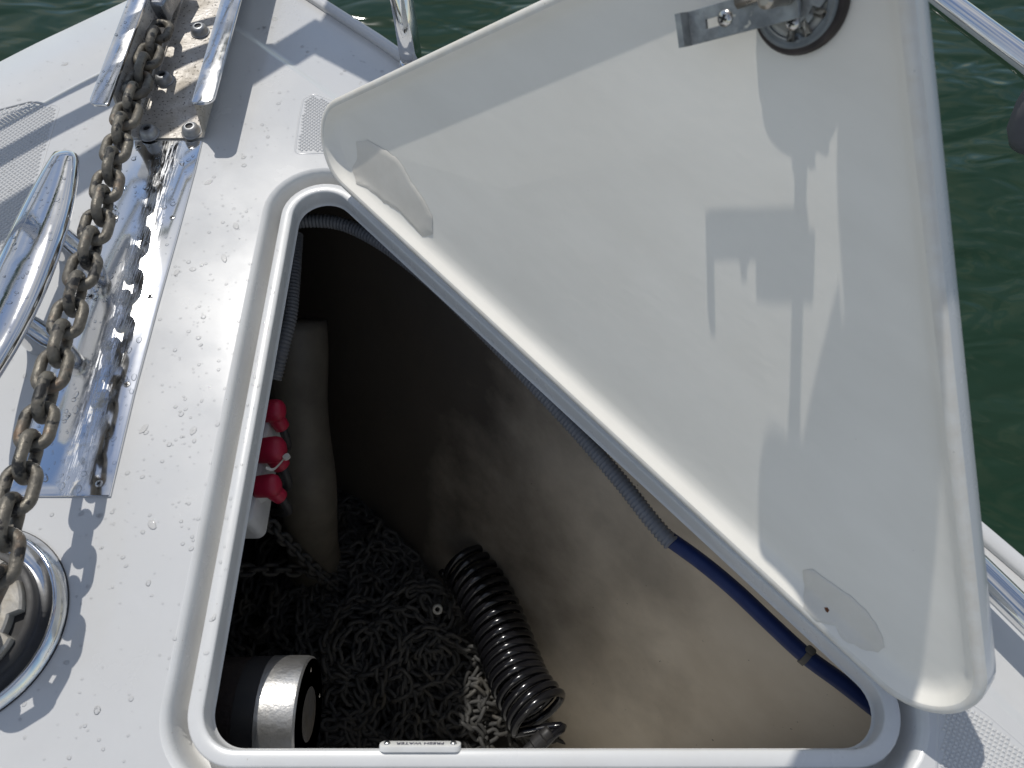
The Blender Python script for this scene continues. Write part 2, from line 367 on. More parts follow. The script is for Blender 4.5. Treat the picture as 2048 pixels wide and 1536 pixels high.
bm = bmesh.new()
loops = []
for ring in (outl(.134, 0), deck_hole):
    vs_ = [bm.verts.new(p) for p in ring]
    for i in range(len(vs_)): bm.edges.new((vs_[i], vs_[(i + 1) % len(vs_)]))
bmesh.ops.triangle_fill(bm, use_beauty=True, use_dissolve=False, edges=bm.edges[:])
me = bpy.data.meshes.new('deck'); bm.to_mesh(me); bm.free()
dv = [tuple(v.co) for v in me.vertices]; df = [tuple(p.vertices) for p in me.polygons]; bpy.data.meshes.remove(me)
deck = tag(build('deck', (dv, df), 'gel', smooth=False), kind='structure')
build('side_deck', loft([outl(.134, 0), outl(.130, -.0012), outl(.125, -.0045), outl(.121, -.0062), outl(.117, -.0066), outl(.004, -.0066), outl(0, -.0085), outl(-.002, -.014), outl(-.002, -.030)]), 'gel', deck)
# raised toe rail on the starboard edge
def strip(side, a, b, secs):
    V = []
    n = len(outline)
    idx = [i for i in range(n) if a <= outline[i][1] <= b and ((outline[i][0] > XC) if side > 0 else (outline[i][0] < XC))]
    rings = []
    for i in idx:
        rings.append([outl_cache[round(ins, 5)][i][:2] + (z,) for ins, z in secs])
    return loft(rings, True, True)
secs = [(.0165, -.0068), (.0160, -.0020), (.0145, .0004), (.0030, .0010), (.0005, -.0005), (-.0012, -.004), (-.0012, -.012), (.008, -.014)]
outl_cache = {round(i, 5): outl(i, 0) for i, _ in secs}
outl_cache = {k: [tuple(p) for p in v] for k, v in outl_cache.items()}
build('toe_rail', strip(1, -1.5, 1.16, secs), 'gel', deck)
build('hatch_coaming', loft([hring(i, z) for i, z in prof]), 'rim', deck)
# hull sides with rubbing strake
hull = tag(build('hull', loft([outl(-.001, -.028), outl(0, -.09), outl(.03, -.4), outl(.10, -.8), outl(.16, -1.15)]), 'hull'), kind='structure')
rsec = []
for a in np.linspace(0, 2 * math.pi, 8, endpoint=False): rsec.append(outl(-.006 + .009 * math.cos(a), -.040 + .012 * math.sin(a)))
build('rubbing_strake', loft(rsec + [rsec[0]]), 'rub', hull)

# non-skid panels: raised diamonds
def nonskid(poly, pitch, hgt, rot, name, border=True):
    P = [np.array(p)[:2] for p in poly]; xs = [p[0] for p in P]; ys = [p[1] for p in P]; V, F = [], []
    c0 = np.mean(P, 0); ca, sa = math.cos(rot), math.sin(rot); R_ = int(max(max(xs) - min(xs), max(ys) - min(ys)) / pitch) + 2
    h = pitch * .40
    for i in range(-R_, R_):
        for j in range(-R_, R_):
            u, v = i * pitch + (j % 2) * pitch * .5, j * pitch * .5
            x = c0[0] + ca * u - sa * v; y = c0[1] + sa * u + ca * v
            if not inside((x, y), P): continue
            k = len(V); ex = np.array([ca, sa]) * h; ey = np.array([-sa, ca]) * h
            for d in (ex, ey, -ex, -ey): V.append((x + d[0], y + d[1], .0002))
            for d in (ex, ey, -ex, -ey): V.append((x + d[0] * .45, y + d[1] * .45, hgt))
            for q in range(4): F.append((k + q, k + (q + 1) % 4, k + 4 + (q + 1) % 4, k + 4 + q))
            F.append((k + 4, k + 5, k + 6, k + 7))
    o = build(name, (V, F), 'gel', deck, smooth=False); o['kind'] = 'stuff'
    if border:
        Q = [tuple(p) for p in offset_poly(P, -.004)]; ring = round_poly(Q if np.cross(np.array(Q[1]) - Q[0], np.array(Q[2]) - Q[1]) > 0 else Q[::-1], [.008] * len(Q), K=6)
        tb = tube([(p[0], p[1], -.0012) for p in ring] + [(ring[0][0], ring[0][1], -.0012)], .0017, 8); build('panel_border', tb, 'gel', deck)
nonskid([at(-40, 232), at(60, 206), at(112, 216), at(96, 270), at(62, 384), at(8, 560), at(-60, 760)], .0068, .0011, .15, 'nonskid_panel')
nonskid([at(596, 303), at(604, 240), at(612, 200), at(628, 192), at(690, 215), at(720, 300)], .0058, .0011, .1, 'nonskid_panel')
nonskid([at(1888, 1412), at(1925, 1404), at(1975, 1440), at(2080, 1530), at(2160, 1640), at(1879, 1640)], .0056, .0011, .2, 'nonskid_panel')

# ------------------------------------------------------------------ anchor locker under the deck
E_ = dd / np.linalg.norm(dd); NN = np.array([E_[1], -E_[0]]);   # NN points into the opening
if NN[0] > 0: NN = -NN
FLOOR = -.86
rings = []
for v in np.linspace(0, 1, 22):
    row = []
    for s in np.linspace(-.55, .80, 60):
        sa_ = min(1, max(0, (s - .05) / .6)); off = -.085 + (.30 - .02 * sa_) * v ** 1.7; z = -.012 + (FLOOR + .002) * v
        q = dp + E_ * s + NN * off
        k = .006 * mnoise.noise(Vector((s * 5, v * 4, 1.3))) + .003 * mnoise.noise(Vector((s * 14, v * 9, 4.3)))
        row.append((q[0] + NN[0] * k, q[1] + NN[1] * k, z))
    rings.append(row)
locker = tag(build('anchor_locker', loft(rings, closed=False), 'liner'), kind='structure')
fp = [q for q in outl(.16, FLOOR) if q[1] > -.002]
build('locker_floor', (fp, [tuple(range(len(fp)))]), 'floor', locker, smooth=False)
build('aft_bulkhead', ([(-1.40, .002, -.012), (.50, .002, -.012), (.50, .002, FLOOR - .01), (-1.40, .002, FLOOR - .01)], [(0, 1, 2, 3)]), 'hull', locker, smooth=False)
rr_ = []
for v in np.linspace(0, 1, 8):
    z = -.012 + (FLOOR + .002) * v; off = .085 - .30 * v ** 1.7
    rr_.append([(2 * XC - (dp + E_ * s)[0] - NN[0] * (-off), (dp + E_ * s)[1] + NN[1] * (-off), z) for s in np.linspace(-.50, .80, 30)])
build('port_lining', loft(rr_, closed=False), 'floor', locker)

# ------------------------------------------------------------------ hatch lid
A0 = at(690, 400, .02); B0 = at(1700, 1345, .02)
LE = (B0 - A0) / np.linalg.norm(B0 - A0); LN0 = np.array([LE[1], -LE[0], 0]); LN0 = LN0 if LN0[0] < 0 else -LN0
PHI = math.radians(112); Zv = np.array([0, 0, 1.])
LT = math.cos(PHI) * LN0 + math.sin(PHI) * Zv; LNn = math.sin(PHI) * LN0 - math.cos(PHI) * Zv
def LP(s, t, h=0.0): return A0 + s * LE + t * LT + h * LNn
def lid_st(px, py, h=0.0):
    d = ray(px, py); k = ((A0 + h * LNn - CP) @ LNn) / (d @ LNn); P = CP + d * k - A0
    return np.array([P @ LE, P @ LT])
def closed_to_st(x, y):
    d = np.array([x, y, 0]) - np.array([A0[0], A0[1], 0]); return np.array([d @ LE, d @ LN0])
# corners: closed outline x = -.309, y = -.003 and the hinge edge t = .010
cC = closed_to_st(-.309, -.003)
dAC = closed_to_st(-.309, .5) - cC; dBC = closed_to_st(.2, -.003) - cC
cA = isect(cC, dAC, (0, .010), (1, 0)); cB = isect(cC, dBC, (0, .010), (1, 0))
LC = [cA, cB, cC]; LR = [.055, .050, .045]
def lring(inset, h, K=16):
    return [LP(p[0], p[1], h - (.006 * max(0, 1 - p[1] / .16) * min(1, max(0, (inset - .008) / .012)))) for p in round_poly(LC, LR, inset, K)]
FACE = -.0075
lid = thing('hatch_lid', 'white triangular hatch lid standing open, grubby inner face towards the camera', 'hatch lid', LP(.4, 0.01, -.02))
def lid_grid():
    rings = [lring(.0085, -.0006), lring(.0105, -.0018), lring(.0140, -.0048), lring(.019, -.0066), lring(.028, -.0073), lring(.045, FACE)]
    for f in (.07, .10, .14): rings.append(lring(f, FACE))
    return loft(rings, False, True)
build('inner_face', lid_grid(), 'lid', lid)
build('rim', loft([lring(.0002, -.0045), lring(.0015, -.0012), lring(.004, 0), lring(.0065, 0), lring(.0085, -.0006)]), 'lidedge', lid)
build('outer_shell', loft([lring(.0002, -.0045), lring(-.0008, -.012), lring(-.0012, -.022), lring(.002, -.030), lring(.012, -.035), lring(.03, -.037)], False, True), 'hull', lid)
# beige filler patches
def face_h(p):
    ins = 1.0
    for c0_, c1_ in ((LC[0], LC[1]), (LC[1], LC[2]), (LC[2], LC[0])):
        d_ = (c1_ - c0_) / np.linalg.norm(c1_ - c0_); ins = min(ins, float((p - c0_) @ np.array([-d_[1], d_[0]])))
    bh = np.interp(ins, [.0085, .0105, .014, .019, .028, .045], [-.0006, -.0018, -.0048, -.0066, -.0073, FACE])
    return bh - .006 * max(0, 1 - p[1] / .16) * min(1, max(0, (ins - .008) / .012))
def patch(pixels, name, m, h=.0007, jag=.0016):
    st = [lid_st(x, y, face_h(lid_st(x, y, face_h(lid_st(x, y, FACE))))) for x, y in pixels]; pts = densify(st, .004)
    c = np.mean(pts, 0); out = []
    for i, p in enumerate(pts):
        k = mnoise.noise(Vector((p[0] * 160, p[1] * 160, 2))) * jag; d = (p - c) / (np.linalg.norm(p - c) + 1e-9); out.append(p + d * k)
    inner = [c + (p - c) * .985 for p in out]
    return build(name, loft([[LP(p[0], p[1], face_h(p) + h - .0004) for p in out], [LP(p[0], p[1], face_h(p) + h) for p in inner]] + [[LP(*(c + (p - c) * k), face_h(c + (p - c) * k) + h) for p in out] for k in (.8, .6, .4, .2)], False, True), m, lid)
tag(patch([(712, 283), (735, 280), (772, 300), (800, 322), (822, 362), (846, 396), (865, 432), (866, 468), (846, 474), (826, 452), (800, 424), (768, 404), (735, 380), (712, 368), (704, 340), (716, 312)], 'filler_patch', 'putty'), 'torn beige filler patch near the front corner')
tag(patch([(1605, 1140), (1625, 1137), (1655, 1160), (1700, 1190), (1738, 1226), (1762, 1265), (1770, 1295), (1756, 1305), (1722, 1296), (1690, 1272), (1672, 1250), (1640, 1232), (1615, 1206), (1608, 1170)], 'filler_patch', 'putty'), 'long beige filler patch near the lower corner')
patch([(1648, 1216), (1655, 1215), (1658, 1222), (1655, 1226), (1650, 1222)], 'rust_spot', 'rust', .0011, .0006)
# --- latch near the apex
lc = lid_st(1604, 4, FACE); fu = fn_of(LP(lc[0], lc[1], FACE), LE, LT, LNn)
latch = build('latch', lathe([(.0315, .0), (.0318, .004), (.030, .0075), (.0265, .008)], 48, fu(0, 0, 0), LNn, cap0=False, cap1=True), 'gasket', lid, auto=40)
build('latch_ring', lathe([(.0272, .006), (.0272, .0098), (.026, .0105), (.0245, .0098), (.0235, .0098), (.0225, .0106), (.0212, .0106), (.0205, .0085)], 48, fu(0, 0, 0), LNn, cap0=False, cap1=False), 'greyplastic', latch)
build('latch_dish', lathe([(.0208, .0082), (.0175, .0088), (.0172, .0084)], 40, fu(0, 0, 0), LNn, cap0=False, cap1=True), 'offwhite', latch)
build('latch_plate', prism(round_poly([(-.020, -.0075), (.014, -.0120), (.019, .016), (-.016, .019)], [.006] * 4, K=6), .0086, .0125, fu, .0008), 'zinc', latch)
for k, (a, ln) in enumerate(((-62, .013), (-30, .013), (8, .012))):
    ca, sa = math.cos(math.radians(a)), math.sin(math.radians(a))
    f2 = fn_of(fu(0, 0, .0095), ca * LE + sa * LT, -sa * LE + ca * LT, LNn)
    build('rib', prism(round_poly([(.0125, -.0014), (.0225, -.0014), (.0225, .0014), (.0125, .0014)], [.0009] * 4, K=4), -.002, .003, f2, .0005), 'offwhite', latch)
def screw(c, ax, r, parent, m='screw', ang=.4, name='screw', dome=.35):
    ax = np.array(ax, float); ax /= np.linalg.norm(ax)
    s = build(name, lathe([(r, 0), (r * .98, r * .12), (r * .8, r * dome), (r * .4, r * dome * 1.35), (r * .05, r * dome * 1.45)], 20, c, ax, cap0=False), m, parent)
    u = np.cross(ax, [0, 1, 0.]) if abs(ax[1]) < .9 else np.cross(ax, [1., 0, 0]); u /= np.linalg.norm(u); v = np.cross(ax, u)
    x = math.cos(ang) * u + math.sin(ang) * v; y = np.cross(ax, x); cc = np.array(c) + ax * (r * dome * 1.30)
    f = fn_of(cc, x, y, ax); a, b = r * .5, r * .1
    cross = [(a, -b), (a, b), (b, b), (b, a), (-b, a), (-b, b), (-a, b), (-a, -b), (-b, -b), (-b, -a), (b, -a), (b, -b)]
    if s.parent is not None and s.parent.parent is not None: pr = s.parent      # never a fourth level
    else: pr = s
    build('screw_slot', prism(cross, -r * .1, r * .25, f), 'black', pr, smooth=False)
    return s
screw(fu(.006, -.010, .0122), LNn, .0048, latch)
screw(fu(.013, -.0165, .0100), LNn, .0032, latch, 'greyplastic')
# tongue bar with slot
tip = lid_st(1378, 58, FACE + .0238); rootp = lid_st(1560, 8, FACE + .0238)
bd = (tip - rootp) / np.linalg.norm(tip - rootp); bl = np.linalg.norm(tip - rootp)
bx_ = bd[0] * LE + bd[1] * LT; by_ = np.cross(LNn, bx_)
fb = fn_of(LP(rootp[0], rootp[1], FACE + .0213), bx_, by_, LNn)
hw = .0108
s0, s1, sw = bl * .60, bl * .80, .0030
outer = [(-.012, -hw), (bl * .3, -hw), (bl * .6, -hw), (bl * .8, -hw), (bl, -hw), (bl, hw), (bl * .8, hw), (bl * .6, hw), (bl * .3, hw), (-.012, hw)]
build('tongue_bar', join(*[prism(q, .0, .003, fb, .0004) for q in ([(-.012, -hw), (s0, -hw), (s0, hw), (-.012, hw)], [(s1, -hw), (bl, -hw), (bl, hw), (s1, hw)],
      [(s0 - .0002, -hw), (s1 + .0002, -hw), (s1 + .0002, -sw), (s0 - .0002, -sw)], [(s0 - .0002, sw), (s1 + .0002, sw), (s1 + .0002, hw), (s0 - .0002, hw)])]), 'zinc', latch, smooth=False)
build('bent_tip', prism([(bl - .001, -hw), (bl + .0035, -hw), (bl + .0035, hw), (bl - .001, hw)], .0002, .0125, fb), 'zinc', latch, smooth=False)
screw(fb(bl * .575, -.0005, .003), LNn, .0056, latch)
build('tongue_rod', tube([fb(bl * .40, -.0075, .0065), fb(bl * .2, -.0085, .0065), fb(-.018, -.0105, .0065)], .0042, 16), 'brass', latch)
build('shaft', lathe([(.0045, .010), (.0045, .044), (.0052, .045), (.0052, .054), (.003, .056)], 24, fu(0, .004, 0), LNn), 'brass', latch, auto=35)

# ------------------------------------------------------------------ hand holding the lid (just above the picture)
def skinned(name, verts, edges, radii, m, parent=None, base=(0, 0, 0), sub=2):
    me = bpy.data.meshes.new(name); b = Vector(base)
    me.from_pydata([tuple(Vector(tuple(float(c) for c in v)) - b) for v in verts], edges, [])
    o = bpy.data.objects.new(name, me); COL.objects.link(o); o.location = b
    if parent: o.parent = parent
    sm = o.modifiers.new('skin', 'SKIN'); sm.use_smooth_shade = True
    for i, r in enumerate(radii):
        me.skin_vertices[0].data[i].radius = (r, r) if not hasattr(r, '__len__') else r
    me.skin_vertices[0].data[0].use_root = True
    ss = o.modifiers.new('sub', 'SUBSURF'); ss.levels = sub; ss.render_levels = sub
    me.materials.append(M[m]); return o
apx = cC + (np.array([.0, -.010]))
hv, he, hr = [], [], []
def hp(p, r, prev=None):
    hv.append(tuple(p)); hr.append(r)
    if prev is not None: he.append((prev, len(hv) - 1))
    return len(hv) - 1
wv = np.array([.85, .5275]); vvec = np.array([.5275, -.85])     # across / along the sun streak on the lid
def HP(wd, vd, h): q = cC + wv * wd + vvec * vd; return LP(q[0], q[1], h)
i0 = hp(HP(.030, -.22, .36), .044); i1 = hp(HP(.028, -.13, .21), .042, i0); i2 = hp(HP(.024, -.065, .095), .036, i1); i3 = hp(HP(.020, -.035, .055), (.040, .030), i2); i4 = hp(HP(.016, -.022, .028), (.040, .022), i3)
for k, wd in enumerate((-.020, .001, .022, .042)):
    r = [.0095, .0098, .0095, .0085][k]
    a = hp(HP(wd, -.028, .012), r * 1.05, i4); b = hp(HP(wd * 1.05, -.034, -.018), r, a); c = hp(HP(wd * 1.05, -.030, -.050), r * .92, b); d = hp(HP(wd * 1.02, -.010, -.060), r * .85, c); hp(HP(wd * 1.0, .008, -.0565), r * .75, d)
for ws in (-.022, -.002, .017):          # thumb and two finger tips spread over the inside of the corner
    q = np.array([.370, .449]) + wv * ws
    a = hp(LP(q[0] + .012, q[1] + .052, .066), .0125, i3); b = hp(LP(q[0] + .004, q[1] + .026, .060), .0120, a); hp(LP(q[0], q[1] + .002, .057), .0112, b)
arm = skinned('person', hv, he, hr, 'skin', base=HP(.012, -.03, 0))
tag(arm, 'bare forearm and hand gripping the top corner of the open hatch lid', 'person')

# ------------------------------------------------------------------ chafe plate under the chain
pz = .003
plate = thing('chafe_plate', 'polished steel plate wet with drops lying under the deck chain', 'plate', (-.45, .51, 0))
pr = [at(405, 284), at(392, 340), at(357, 470), at(318, 610), at(270, 790), at(222, 994)]
pl = [at(222, 994)[1], at(405, 284)[1]]
XL = -.497
pp = [(XL, pl[0]), (pr[-1][0], pl[0])] + [(p[0], p[1]) for p in pr[::-1][1:]] + [(XL, pl[1])]
build('sheet', prism(densify(pp, .03), 0.0004, pz, Z0, .0012), 'plate', plate, auto=30)
for x, y in [(382, 295), (345, 435), (301, 593), (254, 769), (198, 967), (276, 295), (231, 435), (182, 593), (120, 770)]:
    c = at(x, y, pz); screw((c[0], c[1], pz - .0006), (0, 0, 1), .0041, plate, ang=rng.uniform(0, 1.5), dome=.22)

# ------------------------------------------------------------------ bow roller channel
y0 = at(410, 285)[1] + .004; y1 = 1.34; HB = .057
lo_, li_ = at(178, 205, HB)[0], at(212, 210, HB)[0]; ri_, ro_ = at(386, 212, HB)[0], at(427, 205, HB)[0]
yb = y0 + .012
roll = thing('bow_roller', 'soiled steel bow roller channel with bright outward flanges', 'bow roller', ((li_ + ri_) / 2, (y0 + y1) / 2, 0))
# channel cross-section as one bent sheet
def channel():
    th = .003; xs = [li_, li_ + .006, ri_ - .006, ri_]
    outer_ = [(li_ - .0005, HB), (li_, HB - .006), (li_ + .004, .012), (li_ + .009, .005), (li_ + .017, .0032), (ri_ - .012, .0032), (ri_ - .005, .005), (ri_ - .0015, .012), (ri_, HB - .006), (ri_ + .0005, HB)]
    inn = [(x + (th if x < (li_ + ri_) / 2 - .02 else (-th if x > (li_ + ri_) / 2 + .02 else 0)), z + (th * .3 if z < .01 else 0)) for x, z in outer_]
    sec = outer_ + inn[::-1]
    rings = []
    for y in np.linspace(y0, y1, 14): rings.append([(x, y, z) for x, z in sec])
    # slanted aft end: upper part starts a little further forward on the port wall
    rings[0] = [(x, y0 + (.030 * max(0, (z - .01) / HB) if x < -.45 else .012 * max(0, (z - .01) / HB)), z) for x, z in sec]
    return loft(rings, True, True)
build('channel', channel(), 'channel', roll, auto=50)
def flange(xa, xb, ya, out_):
    P = round_poly([(xa, ya), (xb, ya), (xb, y1), (xa, y1)], [.012 if xa == out_ else .002, .012 if xb == out_ else .002, .002, .002], K=7)
    return prism(densify(P, .05), HB - .0022, HB + .0014, Z0, .0010)
build('flange', flange(lo_, li_ + .003, y0 - .001, lo_), 'flange', roll, auto=40)
build('flange', flange(ri_ - .003, ro_, y0 + .003, ro_), 'flange', roll, auto=40)
# inner wear strip
xw = at(300, 200, .006)[0]
build('wear_strip', prism([(xw - .012, y0 + .05), (xw, y0 + .05), (xw, y1), (xw - .012, y1)], .0035, .0065, Z0, .0012), 'channel', roll, auto=30)
for px, py in [(398, 58), (326, 155), (296, 262), (381, 258)]:
    c = at(px, py, .010); c[2] = .0042
    bo = build('bolt', lathe([(.0132, 0), (.0132, .0016), (.0116, .0022), (.0112, .005), (.0100, .0090), (.0076, .0112), (.0050, .0118), (.0047, .0116), (.0046, .009)], 30, c, (0, 0, 1), cap0=False), 'bolt', roll, auto=50)
    build('bolt_socket', lathe([(.0046, .0095), (.0001, .0096)], 6, c, (0, 0, 1), cap0=False), 'black', bo, smooth=False)

# ------------------------------------------------------------------ deck chain
def link_mesh(Lo, Wo, d, nu=28, nv=10, name='chain_link'):
    R = (Wo - d) / 2; hl = (Lo - d) / 2 - R; path = []
    for k in range(nu):
        u = k / nu * (2 * math.pi * R + 4 * hl)
        a = math.pi * R
        if u < a: th = -math.pi / 2 + u / R; c = (hl + R * math.cos(th), R * math.sin(th)); nrm = (math.cos(th), math.sin(th))
        elif u < a + 2 * hl: c = (hl - (u - a), R); nrm = (0, 1)
        elif u < 2 * a + 2 * hl: th = math.pi / 2 + (u - a - 2 * hl) / R; c = (-hl + R * math.cos(th), R * math.sin(th)); nrm = (math.cos(th), math.sin(th))
        else: c = (-hl + (u - 2 * a - 2 * hl), -R); nrm = (0, -1)
        path.append((c, nrm))
    V, F = [], []
    for c, nr in path:
        for j in range(nv):
            a = 2 * math.pi * j / nv; V.append((c[0] + d / 2 * math.cos(a) * nr[0], c[1] + d / 2 * math.cos(a) * nr[1], d / 2 * math.sin(a)))
    for i in range(nu):
        for j in range(nv):
            F.append((i * nv + j, i * nv + (j + 1) % nv, ((i + 1) % nu) * nv + (j + 1) % nv, ((i + 1) % nu) * nv + j))
    return V, F
def raw_mesh(name, vf, m):
    me = bpy.data.meshes.new(name); me.from_pydata([tuple(v) for v in vf[0]], [], vf[1]); me.polygons.foreach_set('use_smooth', [True] * len(me.polygons)); me.materials.append(M[m]); return me
def arclen(pts, step, start=0):
    pts = [np.array(p, float) for p in pts]; out = []; acc = -start; tgt = 0.0
    for i in range(len(pts) - 1):
        d = np.linalg.norm(pts[i + 1] - pts[i]); t0 = acc
        while tgt <= acc + d:
            if tgt >= acc: out.append((pts[i] + (pts[i + 1] - pts[i]) * (tgt - acc) / d, (pts[i + 1] - pts[i]) / d))
            tgt += step
        acc += d
    return out
def link_matrix(p, t, roll, up=(0, 0, 1)):
    t = Vector(t).normalized(); u = Vector(up).cross(t)
    if u.length < .05: u = Vector((1, 0, 0)).cross(t)
    u.normalize(); v = t.cross(u)
    y = math.cos(roll) * u + math.sin(roll) * v; z = t.cross(y)
    m = Matrix((t, y, z)).transposed().to_4x4(); m.translation = Vector(p); return m
def chain(root, pts, mesh, pitch, jitter=.12, roll0=0, start=0):
    base = root.location.copy()
    for k, (p, t) in enumerate(arclen(pts, pitch, start)):
        o = bpy.data.objects.new('chain_link', mesh); COL.objects.link(o); o.parent = root
        m = link_matrix(p, t, roll0 + (math.pi / 2) * (k % 2) + rng.uniform(-jitter, jitter)); m.translation -= base
        o.matrix_local = m
PITCHC = .0315
big = raw_mesh('chain_link', link_mesh(.0540, .0355, .0110, 36, 14), 'chain')
wc = at(-78, 1240, .0); wc = np.array([wc[0], wc[1], 0])
CPX = [(318, 62, .030), (300, 105, .034), (262, 205, .040), (236, 285, .045), (197, 440, .052), (150, 590, .058), (120, 690, .062), (75, 850, .068), (35, 985, .073), (8, 1085, .076), (-12, 1170, .074), (-48, 1235, .070), (-95, 1275, .066), (-150, 1270, .064)]
cpts = [at(x, y, z + .012 * min(1, k / 3)) for k, (x, y, z) in enumerate(CPX)]
cp = smooth_path(cpts, 110)
ch = thing('anchor_chain', 'muddy galvanised anchor chain stretched from the bow roller to the windlass', 'chain', cp[50] * np.array([1, 1, 0]))
chain(ch, cp, big, PITCHC, .07, -.14)
# swivel connector at the head of the chain
sv = thing('anchor_swivel', 'grey steel swivel connector joined to the top end of the deck chain', 'swivel', at(318, 8, .03))
sc = at(316, 4, .040); sx = np.array([math.cos(-.12), math.sin(-.12), 0]); sy = np.array([-sx[1], sx[0], 0])
fs = fn_of(sc, sx, sy, (0, 0, 1))
build('body', prism(densify(round_poly([(-.0155, -.017), (.0155, -.017), (.018, .07), (-.018, .07)], [.005, .005, .003, .003], K=6), .01), -.016, .010, fs, .005), 'swivel', sv, auto=60)
build('pin', lathe([(.0068, 0), (.0068, .0016), (.0058, .0024), (.0032, .0026), (.0028, .0016)], 24, fs(-.002, .0, .0095), (0, 0, 1), cap0=False), 'offwhite', sv, auto=40)
build('pin_socket', lathe([(.003, .0022), (.0001, .0023)], 12, fs(-.002, 0, .0095), (0, 0, 1), cap0=False), 'black', sv)

# ------------------------------------------------------------------ mooring cleat
cl = thing('mooring_cleat', 'polished steel mooring cleat beaded with water beside the deck chain', 'cleat', (-.53, .51, 0))
CZ = .070
tp = at(136, 316, CZ); mid = at(52, 530, CZ); ax2 = np.array([tp[0] - mid[0], tp[1] - mid[1], 0]); hl_ = np.linalg.norm(ax2); ax2 /= hl_; hl_ += .008
sx2 = np.array([ax2[1], -ax2[0], 0])
rings = []; bar_top = []
for u in np.linspace(-1, 1, 41):
    a = abs(u); wd = (.0305 * (1 - a ** 2.2) + .0125 * a ** 2.2) * math.sqrt(max(0, 1 - (max(0, a - .93) / .07) ** 2)) ; hh = .011 * (1 - .25 * a) * math.sqrt(max(0.0, 1 - (max(0, a - .93) / .07) ** 2))
    wd = max(wd, .0008); hh = max(hh, .0008)
    c = mid + ax2 * u * hl_ + np.array([0, 0, .004 * a * a]); ring = []
    for th in np.linspace(0, 2 * math.pi, 22, endpoint=False):
        cx, cz = math.cos(th), math.sin(th); ex = 2 / 2.7
        x = math.copysign(abs(cx) ** ex, cx) * wd; z = math.copysign(abs(cz) ** ex, cz) * hh
        ring.append(c + sx2 * x + np.array([0, 0, z]))
    rings.append(ring); bar_top.append((c, wd, hh))
build('bar', loft(rings, True, True), 'chrome', cl)
for bx0 in ((146, 505), (84, 682)):
    b_ = at(*bx0); bp_ = np.array([b_[0] + .002, b_[1], 0]); tpp = np.array([bp_[0] - .010, bp_[1] - .002, CZ])
    pth = [bp_ + (tpp - bp_) * k for k in (0, .05, .3, .6, 1)]
    build('post', tube(pth, [.0190, .0186, .0165, .0150, .015], 28), 'chrome', cl)

# ------------------------------------------------------------------ windlass
q1, q2, q3 = at(137, 1225)[:2], at(62, 1068)[:2], at(0, 1424)[:2]
Am = 2 * np.array([q2 - q1, q3 - q1]); bv = np.array([q2 @ q2 - q1 @ q1, q3 @ q3 - q1 @ q1]); wcen = np.linalg.solve(Am, bv); WR = np.linalg.norm(q1 - wcen)
wl = thing('windlass', 'round chrome anchor windlass at the left edge with the chain running on', 'windlass', (wcen[0], wcen[1], 0))
wq = (wcen[0], wcen[1], 0)
build('gasket', lathe([(WR, 0.0003), (WR, .0022), (WR - .003, .0026)], 96, wq, cap0=False), 'rubber', wl, auto=40)
build('base', lathe([(WR - .0006, .0022), (WR - .0018, .005), (WR - .0055, .0105), (WR - .0066, .0118), (WR - .0082, .0122), (WR - .0098, .0114), (WR - .0135, .0080), (WR - .0225, .0065), (WR - .0250, .0070)], 96, wq, cap0=False, cap1=True), 'wl', wl)
build('seal_ring', lathe([(WR - .0232, .0066), (WR - .0232, .0115), (WR - .0255, .0140), (WR - .0310, .0140), (WR - .0320, .0115)], 80, wq, cap0=False, cap1=True), 'rubber', wl, auto=50)
# gypsy with pockets
gr = WR - .0315; rings = []
for z, k in ((.0105, 1), (.0200, 1), (.0218, .97)):
    ring = []
    for i in range(120):
        a = 2 * math.pi * i / 120; notch = (math.cos(a * 7 + .4) > .35)
        ring.append((wcen[0] + math.cos(a) * (gr * k - (.010 if notch else 0)), wcen[1] + math.sin(a) * (gr * k - (.010 if notch else 0)), z))
    rings.append(ring)
build('gypsy', loft(rings, False, True), 'gypsy', wl, auto=40)
build('gypsy_core', lathe([(gr * .74, .0210), (gr * .56, .030), (gr * .48, .050), (gr * .52, .066), (gr * .66, .080), (gr * .68, .086), (gr * .60, .092), (gr * .3, .098)], 60, wq, cap0=False), 'gypsy', wl)
build('cap', lathe([(gr * .45, .093), (gr * .42, .104), (gr * .30, .112), (gr * .05, .114)], 48, wq, cap0=False), 'wl', wl)

# ------------------------------------------------------------------ windlass motor below deck
mz = -.150; mc = at(530, 1410, mz); mr = .058
x_end = at(612, 1400, mz + .02)[0]
mot = thing('windlass_motor', 'black windlass motor with a bright steel end band inside the locker', 'motor', (mc[0], mc[1], mz - mr))
my = at(560, 1428, mz)[1]
cX = (0, my, mz)
def mlathe(pf, n=64): return lathe([(r, x) for r, x in pf], n, cX, (1, 0, 0), ref=(0, 0, 1))
build('housing', mlathe([(mr * .97, -.60), (mr * .97, x_end - .060)], 64), 'motor', mot, auto=40)
build('clear_sleeve', mlathe([(mr * .985, x_end - .062), (mr * .985, x_end - .041)]), 'rubber', mot, auto=40)
build('end_band', mlathe([(mr * .96, x_end - .042), (mr, x_end - .040), (mr, x_end - .007), (mr * .985, x_end - .002), (mr * .95, x_end)]), 'motorband', mot, auto=25)
build('end_cap', mlathe([(mr * .95, x_end), (mr * .93, x_end - .003), (mr * .55, x_end - .004), (mr * .53, x_end - .001), (mr * .40, x_end + .001)]), 'motordark', mot, auto=25)
for a in (1.25, 2.6, 4.0, 5.3):
    c = (x_end - .0035, my + mr * .76 * math.sin(a), mz + mr * .76 * math.cos(a)); build('bolt', lathe([(.0038, 0), (.0038, .002), (.002, .004), (.0003, .0043)], 14, c, (1, 0, 0), cap0=False), 'screw', mot)
